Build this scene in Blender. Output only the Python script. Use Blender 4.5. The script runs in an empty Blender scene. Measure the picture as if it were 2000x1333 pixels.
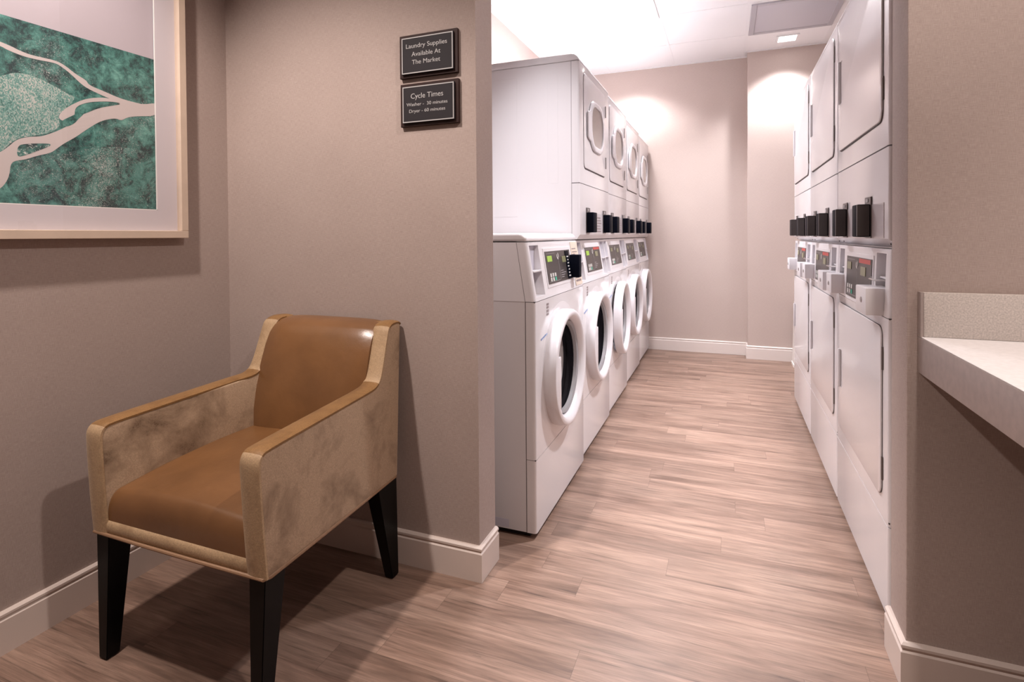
import bpy, bmesh, math, random
from mathutils import Matrix, Vector
from mathutils.geometry import tessellate_polygon
random.seed(7)
S = bpy.context.scene
C = S.collection
PI = math.pi

# ------------------------------------------------------------------ camera
cam_d = bpy.data.cameras.new('camera')
cam = bpy.data.objects.new('camera', cam_d); C.objects.link(cam); S.camera = cam
cam_d.sensor_width = 36.0; cam_d.lens = 36 * 1068.263 / 2000.0
cam_d.shift_x = 0.0; cam_d.shift_y = -(666.5 - 476.713) / 2000.0
cam_d.clip_start = 0.02
R_ = [(0.93105037, 0.36481723, -0.00732138), (-0.00152571, -0.01617223, -0.99986806), (-0.3648875, 0.93093869, -0.01450055)]
CAM = Vector((0, 0, 1.035))
m = Matrix.Identity(4)
for i in range(3):
    m[i][0] = R_[0][i]; m[i][1] = -R_[1][i]; m[i][2] = -R_[2][i]; m[i][3] = CAM[i]
cam.matrix_world = m

# ------------------------------------------------------------------ world, exposure
w = bpy.data.worlds.new('world'); S.world = w; w.use_nodes = True
w.node_tree.nodes['Background'].inputs[0].default_value = (1.0, 0.9, 0.86, 1)
w.node_tree.nodes['Background'].inputs[1].default_value = 0.006
S.view_settings.view_transform = 'Standard'; S.view_settings.look = 'None'
S.view_settings.exposure = 0.0; S.view_settings.gamma = 1.0
S.view_settings.use_curve_mapping = False

# ------------------------------------------------------------------ lights (the ceiling lights of the place, and one added over the counter)
CZ = 2.54
def spot(name, loc, target, power, size, blend, radius, col):
    d = bpy.data.lights.new(name, 'SPOT'); d.energy = power; d.spot_size = size; d.spot_blend = blend
    d.shadow_soft_size = radius; d.color = col
    o = bpy.data.objects.new(name, d); C.objects.link(o); o.location = loc
    o.rotation_euler = (Vector(target) - Vector(loc)).to_track_quat('-Z', 'Y').to_euler()
    return o
def area(name, loc, sx, sy, power, col, spread=PI):
    d = bpy.data.lights.new(name, 'AREA'); d.shape = 'RECTANGLE'; d.size = sx; d.size_y = sy
    d.energy = power; d.color = col; d.spread = spread
    o = bpy.data.objects.new(name, d); C.objects.link(o); o.location = loc
    return o
WARM = (1.0, 0.88, 0.81); COOL = (0.965, 0.955, 1.0)
spot('downlight_chair', (-1.24, 0.48, CZ - .02), (-1.30, 0.80, 0), 155, math.radians(108), 0.6, 0.035, WARM)
spot('downlight_entry', (0.42, 0.72, CZ - .02), (0.30, 0.85, 0), 82, math.radians(140), 0.6, 0.035, WARM)
spot('added_counter_light', (1.05, 0.5, CZ - .02), (1.25, 0.9, 0), 60, math.radians(78), 0.6, 0.05, WARM)  # added lamp, aimed to brighten the wall by the counter
area('troffer_light', (-0.72, 3.62, CZ - .025), 0.56, 0.56, 46, COOL, 2.3)
spot('square_downlight_entry', (0.46, 2.60, CZ - .03), (0.20, 2.70, 0), 205, math.radians(100), 0.9, 0.05, COOL)
spot('square_downlight_washer', (-0.76, 1.98, CZ - .03), (-0.74, 1.95, 0), 150, math.radians(72), 0.9, 0.05, COOL)
spot('square_downlight_alcove', (0.44, 4.70, CZ - .03), (0.40, 4.66, 0), 74, math.radians(116), 0.6, 0.05, COOL)
spot('square_downlight_corner', (-0.78, 4.70, CZ - .03), (-0.78, 4.72, 0), 48, math.radians(130), 0.6, 0.05, COOL)

# ------------------------------------------------------------------ node helpers
def mat(name):
    m_ = bpy.data.materials.new(name); m_.use_nodes = True
    return m_, m_.node_tree, m_.node_tree.nodes['Principled BSDF']
def N(nt, t, **kw):
    n = nt.nodes.new(t)
    for k, v in kw.items(): setattr(n, k, v)
    return n
def simple(name, col, rough=0.5, metal=0.0, coat=0.0, spec=0.5, sheen=0.0, var=0.0, vscale=30, bump=0.0, bscale=200):
    m_, nt, p = mat(name)
    p.inputs['Base Color'].default_value = (*col, 1); p.inputs['Roughness'].default_value = rough
    p.inputs['Metallic'].default_value = metal; p.inputs['Coat Weight'].default_value = coat
    p.inputs['Coat Roughness'].default_value = 0.06
    p.inputs['Specular IOR Level'].default_value = spec
    p.inputs['Sheen Weight'].default_value = sheen
    if var > 0:
        tc = N(nt, 'ShaderNodeTexCoord'); no = N(nt, 'ShaderNodeTexNoise'); no.inputs['Scale'].default_value = vscale
        no.inputs['Detail'].default_value = 6
        nt.links.new(tc.outputs['Object'], no.inputs['Vector'])
        mp = N(nt, 'ShaderNodeMapRange'); mp.inputs[1].default_value = 0.3; mp.inputs[2].default_value = 0.7
        mp.inputs[3].default_value = 1 - var; mp.inputs[4].default_value = 1 + var
        nt.links.new(no.outputs['Fac'], mp.inputs[0])
        mx = N(nt, 'ShaderNodeVectorMath', operation='SCALE'); mx.inputs[0].default_value = col
        nt.links.new(mp.outputs[0], mx.inputs['Scale']); nt.links.new(mx.outputs[0], p.inputs['Base Color'])
    if bump > 0:
        tc = N(nt, 'ShaderNodeTexCoord'); no = N(nt, 'ShaderNodeTexNoise'); no.inputs['Scale'].default_value = bscale
        nt.links.new(tc.outputs['Object'], no.inputs['Vector'])
        b = N(nt, 'ShaderNodeBump'); b.inputs['Strength'].default_value = bump; b.inputs['Distance'].default_value = 0.002
        nt.links.new(no.outputs['Fac'], b.inputs['Height']); nt.links.new(b.outputs[0], p.inputs['Normal'])
    return m_
def emis(name, col, strength):
    m_, nt, p = mat(name)
    p.inputs['Base Color'].default_value = (*col, 1)
    p.inputs['Emission Color'].default_value = (*col, 1); p.inputs['Emission Strength'].default_value = strength
    return m_

def wallpaper(name, a, b, amp=1.0):
    # woven vinyl: fine vertical and horizontal threads
    m_, nt, p = mat(name)
    g = N(nt, 'ShaderNodeNewGeometry'); sp = N(nt, 'ShaderNodeSeparateXYZ'); nt.links.new(g.outputs['Position'], sp.inputs[0])
    ad = N(nt, 'ShaderNodeMath', operation='ADD'); nt.links.new(sp.outputs[0], ad.inputs[0]); nt.links.new(sp.outputs[1], ad.inputs[1])
    outs = []
    for su, sz in ((1150, 70), (60, 1150), (5, 5)):
        mu = N(nt, 'ShaderNodeMath', operation='MULTIPLY'); mu.inputs[1].default_value = su; nt.links.new(ad.outputs[0], mu.inputs[0])
        mz = N(nt, 'ShaderNodeMath', operation='MULTIPLY'); mz.inputs[1].default_value = sz; nt.links.new(sp.outputs[2], mz.inputs[0])
        cb = N(nt, 'ShaderNodeCombineXYZ'); nt.links.new(mu.outputs[0], cb.inputs[0]); nt.links.new(mz.outputs[0], cb.inputs[1])
        no = N(nt, 'ShaderNodeTexNoise'); no.inputs['Scale'].default_value = 1; no.inputs['Detail'].default_value = 2
        nt.links.new(cb.outputs[0], no.inputs['Vector']); outs.append(no.outputs['Fac'])
    s1 = N(nt, 'ShaderNodeMath', operation='ADD'); nt.links.new(outs[0], s1.inputs[0]); nt.links.new(outs[1], s1.inputs[1])
    s2 = N(nt, 'ShaderNodeMath', operation='MULTIPLY_ADD'); s2.inputs[1].default_value = 0.25
    nt.links.new(outs[2], s2.inputs[0]); nt.links.new(s1.outputs[0], s2.inputs[2])
    mp = N(nt, 'ShaderNodeMapRange'); mp.inputs[1].default_value = 0.72; mp.inputs[2].default_value = 1.52
    nt.links.new(s2.outputs[0], mp.inputs[0])
    mx = N(nt, 'ShaderNodeMix', data_type='RGBA'); mx.inputs[6].default_value = (*a, 1); mx.inputs[7].default_value = (*b, 1)
    nt.links.new(mp.outputs[0], mx.inputs[0]); nt.links.new(mx.outputs[2], p.inputs['Base Color'])
    bp = N(nt, 'ShaderNodeBump'); bp.inputs['Strength'].default_value = 0.25 * amp; bp.inputs['Distance'].default_value = 0.0015
    nt.links.new(s1.outputs[0], bp.inputs['Height']); nt.links.new(bp.outputs[0], p.inputs['Normal'])
    p.inputs['Roughness'].default_value = 0.62; p.inputs['Specular IOR Level'].default_value = 0.3
    return m_

def floor_mat():
    m_, nt, p = mat('wood_look_vinyl_plank')
    L = nt.links.new
    def ma(op, a, b=None, c=None):
        n = N(nt, 'ShaderNodeMath', operation=op)
        for k, v in enumerate((a, b, c)):
            if v is None: continue
            if isinstance(v, (int, float)): n.inputs[k].default_value = v
            else: L(v, n.inputs[k])
        return n.outputs[0]
    g = N(nt, 'ShaderNodeNewGeometry'); sp = N(nt, 'ShaderNodeSeparateXYZ'); L(g.outputs['Position'], sp.inputs[0])
    RW, PL = 0.0955, 0.915
    yr = ma('DIVIDE', ma('ADD', sp.outputs[1], 0.021), RW); row = ma('FLOOR', yr); fy = ma('FRACT', yr)
    wn = N(nt, 'ShaderNodeTexWhiteNoise', noise_dimensions='1D'); L(row, wn.inputs['W'])
    xr_ = ma('DIVIDE', ma('ADD', sp.outputs[0], ma('MULTIPLY', wn.outputs['Value'], 7.3)), PL); col = ma('FLOOR', xr_); fx = ma('FRACT', xr_)
    cb = N(nt, 'ShaderNodeCombineXYZ'); L(row, cb.inputs[0]); L(col, cb.inputs[1])
    w2 = N(nt, 'ShaderNodeTexWhiteNoise', noise_dimensions='2D'); L(cb.outputs[0], w2.inputs['Vector'])
    pid = w2.outputs['Value']; W = ma('MULTIPLY', pid, 41.0)
    def nz(sx, sy, detail, dist=0.0, rough=0.6):
        mp = N(nt, 'ShaderNodeMapping'); mp.inputs['Scale'].default_value = (sx, sy, 1); L(g.outputs['Position'], mp.inputs['Vector'])
        no = N(nt, 'ShaderNodeTexNoise', noise_dimensions='4D'); no.inputs['Scale'].default_value = 1
        no.inputs['Detail'].default_value = detail; no.inputs['Distortion'].default_value = dist; no.inputs['Roughness'].default_value = rough
        L(mp.outputs[0], no.inputs['Vector']); L(W, no.inputs['W']); return no.outputs['Fac']
    def rng(f, a, b, lo, hi):
        mp = N(nt, 'ShaderNodeMapRange'); L(f, mp.inputs[0])
        for k, v in zip((1, 2, 3, 4), (a, b, lo, hi)): mp.inputs[k].default_value = v
        return mp.outputs[0]
    tone = nz(1.1, 9, 4, 1.2, 0.6); fine = nz(10, 420, 5, 0.3, 0.7); mid = nz(3.0, 70, 5, 1.0, 0.65)
    # cathedral grain: warped rings stretched along the plank
    warp = nz(0.9, 6, 2, 0.0, 0.5)
    ring = ma('SINE', ma('MULTIPLY', ma('ADD', ma('MULTIPLY', sp.outputs[1], 30.0), ma('MULTIPLY', warp, 26.0)), 4.2))
    r1 = N(nt, 'ShaderNodeValToRGB'); cr = r1.color_ramp
    cr.elements[0].position = 0.30; cr.elements[0].color = (0.150, 0.090, 0.066, 1)
    cr.elements[1].position = 0.72; cr.elements[1].color = (0.370, 0.250, 0.192, 1)
    e = cr.elements.new(0.5); e.color = (0.270, 0.174, 0.132, 1)
    L(tone, r1.inputs[0])
    f = ma('MULTIPLY', rng(fine, .3, .7, .74, 1.22), rng(mid, .32, .66, .76, 1.14))
    f = ma('MULTIPLY', f, rng(ring, -1, 1, .92, 1.05)); f = ma('MULTIPLY', f, rng(pid, 0, 1, .90, 1.10))
    dk = rng(mid, .30, .40, .62, 1.0); f = ma('MULTIPLY', f, dk)
    ey = ma('MINIMUM', fy, ma('SUBTRACT', 1.0, fy)); ex = ma('MINIMUM', fx, ma('SUBTRACT', 1.0, fx))
    f = ma('MULTIPLY', f, rng(ey, .002, .010, .72, 1.0)); f = ma('MULTIPLY', f, rng(ex, .0003, .0012, .66, 1.0))
    v = N(nt, 'ShaderNodeVectorMath', operation='SCALE'); L(r1.outputs[0], v.inputs[0]); L(f, v.inputs['Scale']); L(v.outputs[0], p.inputs['Base Color'])
    p.inputs['Roughness'].default_value = 0.40; p.inputs['Specular IOR Level'].default_value = 0.4
    bp = N(nt, 'ShaderNodeBump'); bp.inputs['Strength'].default_value = 0.12; bp.inputs['Distance'].default_value = 0.0006
    L(fine, bp.inputs['Height']); L(bp.outputs[0], p.inputs['Normal'])
    return m_

def velvet(name, light, dark, patch=0.5, scale=5.0):
    m_, nt, p = mat(name)
    tc = N(nt, 'ShaderNodeTexCoord')
    a = N(nt, 'ShaderNodeTexNoise'); a.inputs['Scale'].default_value = scale; a.inputs['Detail'].default_value = 7; a.inputs['Roughness'].default_value = 0.65; a.inputs['Distortion'].default_value = 0.4
    b = N(nt, 'ShaderNodeTexNoise'); b.inputs['Scale'].default_value = 330; b.inputs['Detail'].default_value = 5
    for n in (a, b): nt.links.new(tc.outputs['Object'], n.inputs['Vector'])
    r = N(nt, 'ShaderNodeMapRange'); r.inputs[1].default_value = patch; r.inputs[2].default_value = patch + 0.22; nt.links.new(a.outputs['Fac'], r.inputs[0])
    r2 = N(nt, 'ShaderNodeMath', operation='MULTIPLY'); nt.links.new(r.outputs[0], r2.inputs[0]); nt.links.new(b.outputs['Fac'], r2.inputs[1])
    r3 = N(nt, 'ShaderNodeMath', operation='MULTIPLY'); r3.inputs[1].default_value = 1.5; r3.use_clamp = True; nt.links.new(r2.outputs[0], r3.inputs[0])
    mx = N(nt, 'ShaderNodeMix', data_type='RGBA'); mx.inputs[6].default_value = (*light, 1); mx.inputs[7].default_value = (*dark, 1)
    nt.links.new(r3.outputs[0], mx.inputs[0])
    mb = N(nt, 'ShaderNodeMapRange'); mb.inputs[1].default_value = 0.3; mb.inputs[2].default_value = 0.7; mb.inputs[3].default_value = 0.80; mb.inputs[4].default_value = 1.15
    nt.links.new(b.outputs['Fac'], mb.inputs[0])
    v = N(nt, 'ShaderNodeVectorMath', operation='SCALE'); nt.links.new(mx.outputs[2], v.inputs[0]); nt.links.new(mb.outputs[0], v.inputs['Scale'])
    nt.links.new(v.outputs[0], p.inputs['Base Color'])
    p.inputs['Roughness'].default_value = 0.55; p.inputs['Sheen Weight'].default_value = 0.25; p.inputs['Sheen Roughness'].default_value = 0.35
    p.inputs['Sheen Tint'].default_value = (1.0, 0.86, 0.7, 1); p.inputs['Specular IOR Level'].default_value = 0.25
    bp = N(nt, 'ShaderNodeBump'); bp.inputs['Strength'].default_value = 0.3; bp.inputs['Distance'].default_value = 0.001
    nt.links.new(b.outputs['Fac'], bp.inputs['Height']); nt.links.new(bp.outputs[0], p.inputs['Normal'])
    return m_

def leather():
    m_, nt, p = mat('brown_leather')
    tc = N(nt, 'ShaderNodeTexCoord')
    a = N(nt, 'ShaderNodeTexNoise'); a.inputs['Scale'].default_value = 7; a.inputs['Detail'].default_value = 5
    v = N(nt, 'ShaderNodeTexVoronoi'); v.inputs['Scale'].default_value = 420
    for n in (a, v): nt.links.new(tc.outputs['Object'], n.inputs['Vector'])
    r = N(nt, 'ShaderNodeValToRGB'); r.color_ramp.elements[0].position = 0.35; r.color_ramp.elements[0].color = (0.150, 0.068, 0.026, 1)
    r.color_ramp.elements[1].position = 0.65; r.color_ramp.elements[1].color = (0.195, 0.090, 0.034, 1)
    nt.links.new(a.outputs['Fac'], r.inputs[0]); nt.links.new(r.outputs[0], p.inputs['Base Color'])
    p.inputs['Roughness'].default_value = 0.30; p.inputs['Specular IOR Level'].default_value = 0.6
    bp = N(nt, 'ShaderNodeBump'); bp.inputs['Strength'].default_value = 0.12; bp.inputs['Distance'].default_value = 0.0006
    nt.links.new(v.outputs['Distance'], bp.inputs['Height'])
    bp2 = N(nt, 'ShaderNodeBump'); bp2.inputs['Strength'].default_value = 0.5; bp2.inputs['Distance'].default_value = 0.006
    nt.links.new(a.outputs['Fac'], bp2.inputs['Height']); nt.links.new(bp.outputs[0], bp2.inputs['Normal'])
    nt.links.new(bp2.outputs[0], p.inputs['Normal'])
    return m_

def land(name, lights, cell, thr, wob=0.3):
    # aerial photograph of land in teal: mottled woods, pale speckles, dark specks
    m_, nt, p = mat(name)
    g = N(nt, 'ShaderNodeNewGeometry')
    a = N(nt, 'ShaderNodeTexNoise'); a.inputs['Scale'].default_value = 20; a.inputs['Detail'].default_value = 12; a.inputs['Roughness'].default_value = 0.78; a.inputs['Distortion'].default_value = wob
    b = N(nt, 'ShaderNodeTexNoise'); b.inputs['Scale'].default_value = cell; b.inputs['Detail'].default_value = 3; b.inputs['Roughness'].default_value = 0.7; b.inputs['Distortion'].default_value = 1.5
    c = N(nt, 'ShaderNodeTexNoise'); c.inputs['Scale'].default_value = 6; c.inputs['Detail'].default_value = 2
    for n in (a, b, c): nt.links.new(g.outputs['Position'], n.inputs['Vector'])
    r = N(nt, 'ShaderNodeValToRGB'); cr = r.color_ramp
    cr.elements[0].position = 0.42; cr.elements[0].color = (0.012, 0.035, 0.038, 1)
    cr.elements[1].position = 0.70; cr.elements[1].color = (*lights, 1)
    e = cr.elements.new(0.53); e.color = (0.060, 0.200, 0.175, 1)
    nt.links.new(a.outputs['Fac'], r.inputs[0])
    ad = N(nt, 'ShaderNodeMath', operation='MULTIPLY_ADD'); ad.inputs[1].default_value = 0.35
    nt.links.new(c.outputs['Fac'], ad.inputs[0]); nt.links.new(b.outputs['Fac'], ad.inputs[2])
    s = N(nt, 'ShaderNodeMapRange'); s.inputs[1].default_value = thr; s.inputs[2].default_value = thr + 0.09; nt.links.new(ad.outputs[0], s.inputs[0])
    mx = N(nt, 'ShaderNodeMix', data_type='RGBA'); mx.inputs[7].default_value = (0.60, 0.60, 0.58, 1)
    nt.links.new(s.outputs[0], mx.inputs[0]); nt.links.new(r.outputs[0], mx.inputs[6]); nt.links.new(mx.outputs[2], p.inputs['Base Color'])
    p.inputs['Roughness'].default_value = 0.6
    return m_
def city_mat():
    m_, nt, p = mat('aerial_city_print')
    g = N(nt, 'ShaderNodeNewGeometry')
    mp = N(nt, 'ShaderNodeMapping'); mp.inputs['Scale'].default_value = (1, 300, 190); nt.links.new(g.outputs['Position'], mp.inputs['Vector'])
    vo = N(nt, 'ShaderNodeTexVoronoi', distance='CHEBYCHEV'); vo.inputs['Scale'].default_value = 1.6; vo.inputs['Randomness'].default_value = 0.75
    nt.links.new(mp.outputs[0], vo.inputs['Vector'])
    r = N(nt, 'ShaderNodeValToRGB'); cr = r.color_ramp
    cr.elements[0].position = 0.25; cr.elements[0].color = (0.03, 0.10, 0.09, 1)
    cr.elements[1].position = 0.95; cr.elements[1].color = (0.56, 0.56, 0.53, 1)
    e = cr.elements.new(0.45); e.color = (0.09, 0.25, 0.22, 1)
    e = cr.elements.new(0.7); e.color = (0.22, 0.40, 0.36, 1)
    sc = N(nt, 'ShaderNodeSeparateColor'); nt.links.new(vo.outputs['Color'], sc.inputs[0])
    a = N(nt, 'ShaderNodeTexNoise'); a.inputs['Scale'].default_value = 12; a.inputs['Detail'].default_value = 6; nt.links.new(g.outputs['Position'], a.inputs['Vector'])
    mm = N(nt, 'ShaderNodeMath', operation='MULTIPLY_ADD'); mm.inputs[1].default_value = 0.8; nt.links.new(a.outputs['Fac'], mm.inputs[0])
    ms = N(nt, 'ShaderNodeMath', operation='MULTIPLY'); ms.inputs[1].default_value = 0.55; nt.links.new(sc.outputs[0], ms.inputs[0]); nt.links.new(ms.outputs[0], mm.inputs[2])
    nt.links.new(mm.outputs[0], r.inputs[0])
    dk = N(nt, 'ShaderNodeMapRange'); dk.inputs[1].default_value = 0.62; dk.inputs[2].default_value = 0.75; dk.inputs[3].default_value = 1; dk.inputs[4].default_value = 0.35
    nt.links.new(vo.outputs['Distance'], dk.inputs[0])
    v = N(nt, 'ShaderNodeVectorMath', operation='SCALE'); nt.links.new(r.outputs[0], v.inputs[0]); nt.links.new(dk.outputs[0], v.inputs['Scale'])
    nt.links.new(v.outputs[0], p.inputs['Base Color']); p.inputs['Roughness'].default_value = 0.6
    return m_
def clear_glass(name, ior_fac=0.05, tint=(1, 1, 1)):
    m_ = bpy.data.materials.new(name); m_.use_nodes = True; nt = m_.node_tree; nt.nodes.clear()
    o = N(nt, 'ShaderNodeOutputMaterial'); t = N(nt, 'ShaderNodeBsdfTransparent'); t.inputs[0].default_value = (*tint, 1)
    gl = N(nt, 'ShaderNodeBsdfGlossy'); gl.inputs['Roughness'].default_value = 0.0
    lw = N(nt, 'ShaderNodeLayerWeight'); lw.inputs[0].default_value = 0.5
    pw = N(nt, 'ShaderNodeMath', operation='POWER'); pw.inputs[1].default_value = 5.0; nt.links.new(lw.outputs['Facing'], pw.inputs[0])
    fr = N(nt, 'ShaderNodeMath', operation='MULTIPLY_ADD'); fr.inputs[1].default_value = 0.95; fr.inputs[2].default_value = ior_fac
    nt.links.new(pw.outputs[0], fr.inputs[0]); mx = N(nt, 'ShaderNodeMixShader')
    nt.links.new(fr.outputs[0], mx.inputs[0]); nt.links.new(t.outputs[0], mx.inputs[1]); nt.links.new(gl.outputs[0], mx.inputs[2]); nt.links.new(mx.outputs[0], o.inputs[0])
    return m_

M = {}
M['wall'] = wallpaper('woven_wallcovering', (0.320, 0.247, 0.220), (0.455, 0.370, 0.335))
M['wall_laundry'] = wallpaper('laundry_wallcovering', (0.50, 0.405, 0.365), (0.60, 0.50, 0.455), 0.4)
M['trim'] = simple('painted_trim', (0.66, 0.56, 0.51), 0.35)
M['trim_l'] = simple('laundry_trim', (0.78, 0.70, 0.66), 0.35)
M['floor'] = floor_mat()
M['ceil'] = simple('ceiling_tile', (0.83, 0.82, 0.83), 0.85, bump=0.3, bscale=500)
M['grid'] = simple('ceiling_grid', (0.81, 0.80, 0.81), 0.5)
M['vent'] = simple('vent_grey', (0.42, 0.40, 0.43), 0.6)
M['white'] = simple('white_enamel', (0.73, 0.70, 0.715), 0.22, coat=0.4)
M['plastic'] = simple('white_plastic', (0.78, 0.755, 0.78), 0.28, coat=0.2)
M['lav'] = simple('lilac_white_plastic', (0.60, 0.58, 0.66), 0.4)
M['seam'] = simple('dark_gap', (0.06, 0.045, 0.045), 0.7)
M['black'] = simple('black_plastic', (0.004, 0.005, 0.010), 0.5, spec=0.03)
M['toe'] = simple('black_toe_gap', (0.02, 0.018, 0.018), 0.8)
M['panel'] = simple('charcoal_control_overlay', (0.050, 0.042, 0.040), 0.35)
M['grey'] = simple('grey_overlay_line', (0.35, 0.33, 0.34), 0.4)
M['tag'] = simple('dark_metal_tag', (0.12, 0.10, 0.10), 0.35, metal=0.4)
M['steel'] = simple('stainless_steel', (0.42, 0.38, 0.37), 0.32, metal=1.0)
M['hinge'] = simple('hinge_metal', (0.16, 0.13, 0.12), 0.5, metal=0.5)
M['rubber'] = simple('grey_gasket_rubber', (0.30, 0.29, 0.30), 0.4)
M['drum'] = simple('drum_steel', (0.10, 0.10, 0.125), 0.25, metal=0.9)
M['winpane'] = simple('dryer_window_glass', (0.30, 0.26, 0.24), 0.12, coat=0.5)
M['green'] = emis('green_display', (0.30, 0.48, 0.06), 0.18)
M['dimlcd'] = simple('unlit_display', (0.22, 0.22, 0.12), 0.3)
M['btn'] = simple('pale_button', (0.62, 0.60, 0.58), 0.4)
M['btng'] = simple('green_button', (0.05, 0.42, 0.28), 0.4)
M['red'] = simple('red_label', (0.48, 0.05, 0.04), 0.4)
M['sticker'] = simple('cream_sticker', (0.72, 0.60, 0.50), 0.5)
M['ink'] = simple('sticker_print', (0.25, 0.20, 0.20), 0.5)
M['blue'] = simple('blue_label_print', (0.26, 0.36, 0.62), 0.4)
M['plate'] = simple('reader_plate_grey', (0.60, 0.55, 0.56), 0.25)
M['velvet'] = velvet('tan_velvet', (0.43, 0.305, 0.205), (0.10, 0.056, 0.032), 0.47, 7)
M['velvet_sheen_dark'] = velvet('golden_velvet_painted_sheen', (0.245, 0.130, 0.050), (0.14, 0.066, 0.024), 0.46, 11)  # same cloth as the tan velvet, darker nap sheen put into the colour
M['leather'] = leather()
M['velvet_sheen_pale'] = velvet('light_tan_velvet_painted_sheen', (0.43, 0.295, 0.175), (0.25, 0.15, 0.08), 0.50, 12)  # same cloth again, paler nap sheen put into the colour
M['legwood'] = simple('black_lacquered_wood', (0.004, 0.0035, 0.0035), 0.3, spec=0.12)
M['welt'] = simple('brown_piping', (0.26, 0.15, 0.085), 0.6)
M['maple'] = simple('pale_maple', (0.56, 0.44, 0.35), 0.4, var=0.06, vscale=14)
M['mat'] = simple('picture_mat', (0.64, 0.585, 0.62), 0.7)
M['matcore'] = simple('mat_core', (0.88, 0.85, 0.83), 0.6)
M['papersky'] = simple('print_sky', (0.50, 0.44, 0.48), 0.6)
M['river'] = simple('print_river', (0.61, 0.535, 0.525), 0.6)
M['land'] = land('aerial_land_print', (0.22, 0.50, 0.43), 300, 0.80)
M['landpale'] = land('aerial_island_print', (0.38, 0.56, 0.48), 90, 0.74)
M['town'] = land('aerial_town_print', (0.16, 0.38, 0.34), 330, 0.75, 1.0)
M['city'] = city_mat()
M['glass'] = clear_glass('picture_glass')
M['doorglass'] = clear_glass('washer_door_glass', tint=(0.22, 0.22, 0.24))
M['signboard'] = simple('dark_brown_board', (0.028, 0.011, 0.009), 0.5, spec=0.25, var=0.2, vscale=60)
M['signface'] = simple('charcoal_sign_face', (0.022, 0.019, 0.022), 0.55, spec=0.2)
M['silver'] = simple('silver_lettering', (0.46, 0.45, 0.45), 0.35, metal=0.2)
M['lam'] = simple('speckled_laminate', (0.52, 0.465, 0.43), 0.35, var=0.22, vscale=300)
M['lamtop'] = simple('counter_top_laminate', (0.80, 0.77, 0.77), 0.25, var=0.05, vscale=110)
M['lamedge'] = simple('counter_edge_laminate', (0.33, 0.27, 0.25), 0.4, var=0.10, vscale=60)
M['lamp'] = emis('lamp_diffuser', (1.0, 0.97, 0.95), 9.0)
M['binwhite'] = simple('white_bin_plastic', (0.85, 0.80, 0.76), 0.4)

# ------------------------------------------------------------------ mesh helpers
def new_ob(name, bm, mats, parent=None, smooth=35):
    if not isinstance(mats, (list, tuple)): mats = [mats]
    bm.normal_update()
    if smooth is not None:
        lim = math.radians(smooth)
        for f in bm.faces: f.smooth = True
        for e in bm.edges:
            if len(e.link_faces) == 2:
                e.smooth = e.calc_face_angle(0) < lim
            else: e.smooth = False
    me = bpy.data.meshes.new(name); bm.to_mesh(me); bm.free()
    for k in mats: me.materials.append(M[k])
    o = bpy.data.objects.new(name, me); C.objects.link(o)
    if parent: o.parent = parent
    return o
def bx(bm, x0, x1, y0, y1, z0, z1, bevel=0.0, seg=2, mi=0, only=None):
    if x1 < x0: x0, x1 = x1, x0
    if y1 < y0: y0, y1 = y1, y0
    if z1 < z0: z0, z1 = z1, z0
    vs = [bm.verts.new(p) for p in ((x0,y0,z0),(x1,y0,z0),(x1,y1,z0),(x0,y1,z0),(x0,y0,z1),(x1,y0,z1),(x1,y1,z1),(x0,y1,z1))]
    fs = [bm.faces.new([vs[i] for i in q]) for q in ((0,3,2,1),(4,5,6,7),(0,1,5,4),(1,2,6,5),(2,3,7,6),(3,0,4,7))]
    for f in fs: f.material_index = mi
    if bevel > 0:
        es = set(e for f in fs for e in f.edges)
        if only: es = [e for e in es if only((e.verts[0].co + e.verts[1].co) / 2, e.verts[1].co - e.verts[0].co)]
        r = bmesh.ops.bevel(bm, geom=list(es), offset=bevel, segments=seg, profile=0.5, affect='EDGES')
        for f in r['faces']: f.material_index = mi
    return vs
def box(name, x0, x1, y0, y1, z0, z1, m_, parent=None, bevel=0.0, seg=2, only=None):
    bm = bmesh.new(); bx(bm, x0, x1, y0, y1, z0, z1, bevel, seg, 0, only)
    return new_ob(name, bm, m_, parent)
def prism(bm, pts, a0, a1, axis='x', bevel=0.0, seg=2, mi=0, sharp=20, only=None):
    # pts: polygon in the two other axes; extruded along axis
    def P(p, a):
        if axis == 'x': return (a, p[0], p[1])
        if axis == 'y': return (p[0], a, p[1])
        return (p[0], p[1], a)
    n = len(pts)
    A = [bm.verts.new(P(p, a0)) for p in pts]; B = [bm.verts.new(P(p, a1)) for p in pts]
    fs = [bm.faces.new(A), bm.faces.new(B[::-1])]
    for i in range(n): fs.append(bm.faces.new((A[i], B[i], B[(i+1) % n], A[(i+1) % n])))
    for f in fs: f.material_index = mi
    bmesh.ops.recalc_face_normals(bm, faces=fs)
    if bevel > 0:
        es = [e for e in set(e for f in fs for e in f.edges) if e.calc_face_angle(0) > math.radians(sharp)]
        if only: es = [e for e in es if only((e.verts[0].co + e.verts[1].co) / 2, e.verts[1].co - e.verts[0].co)]
        bmesh.ops.bevel(bm, geom=es, offset=bevel, segments=seg, profile=0.5, affect='EDGES', clamp_overlap=True)
    return A, B
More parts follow.
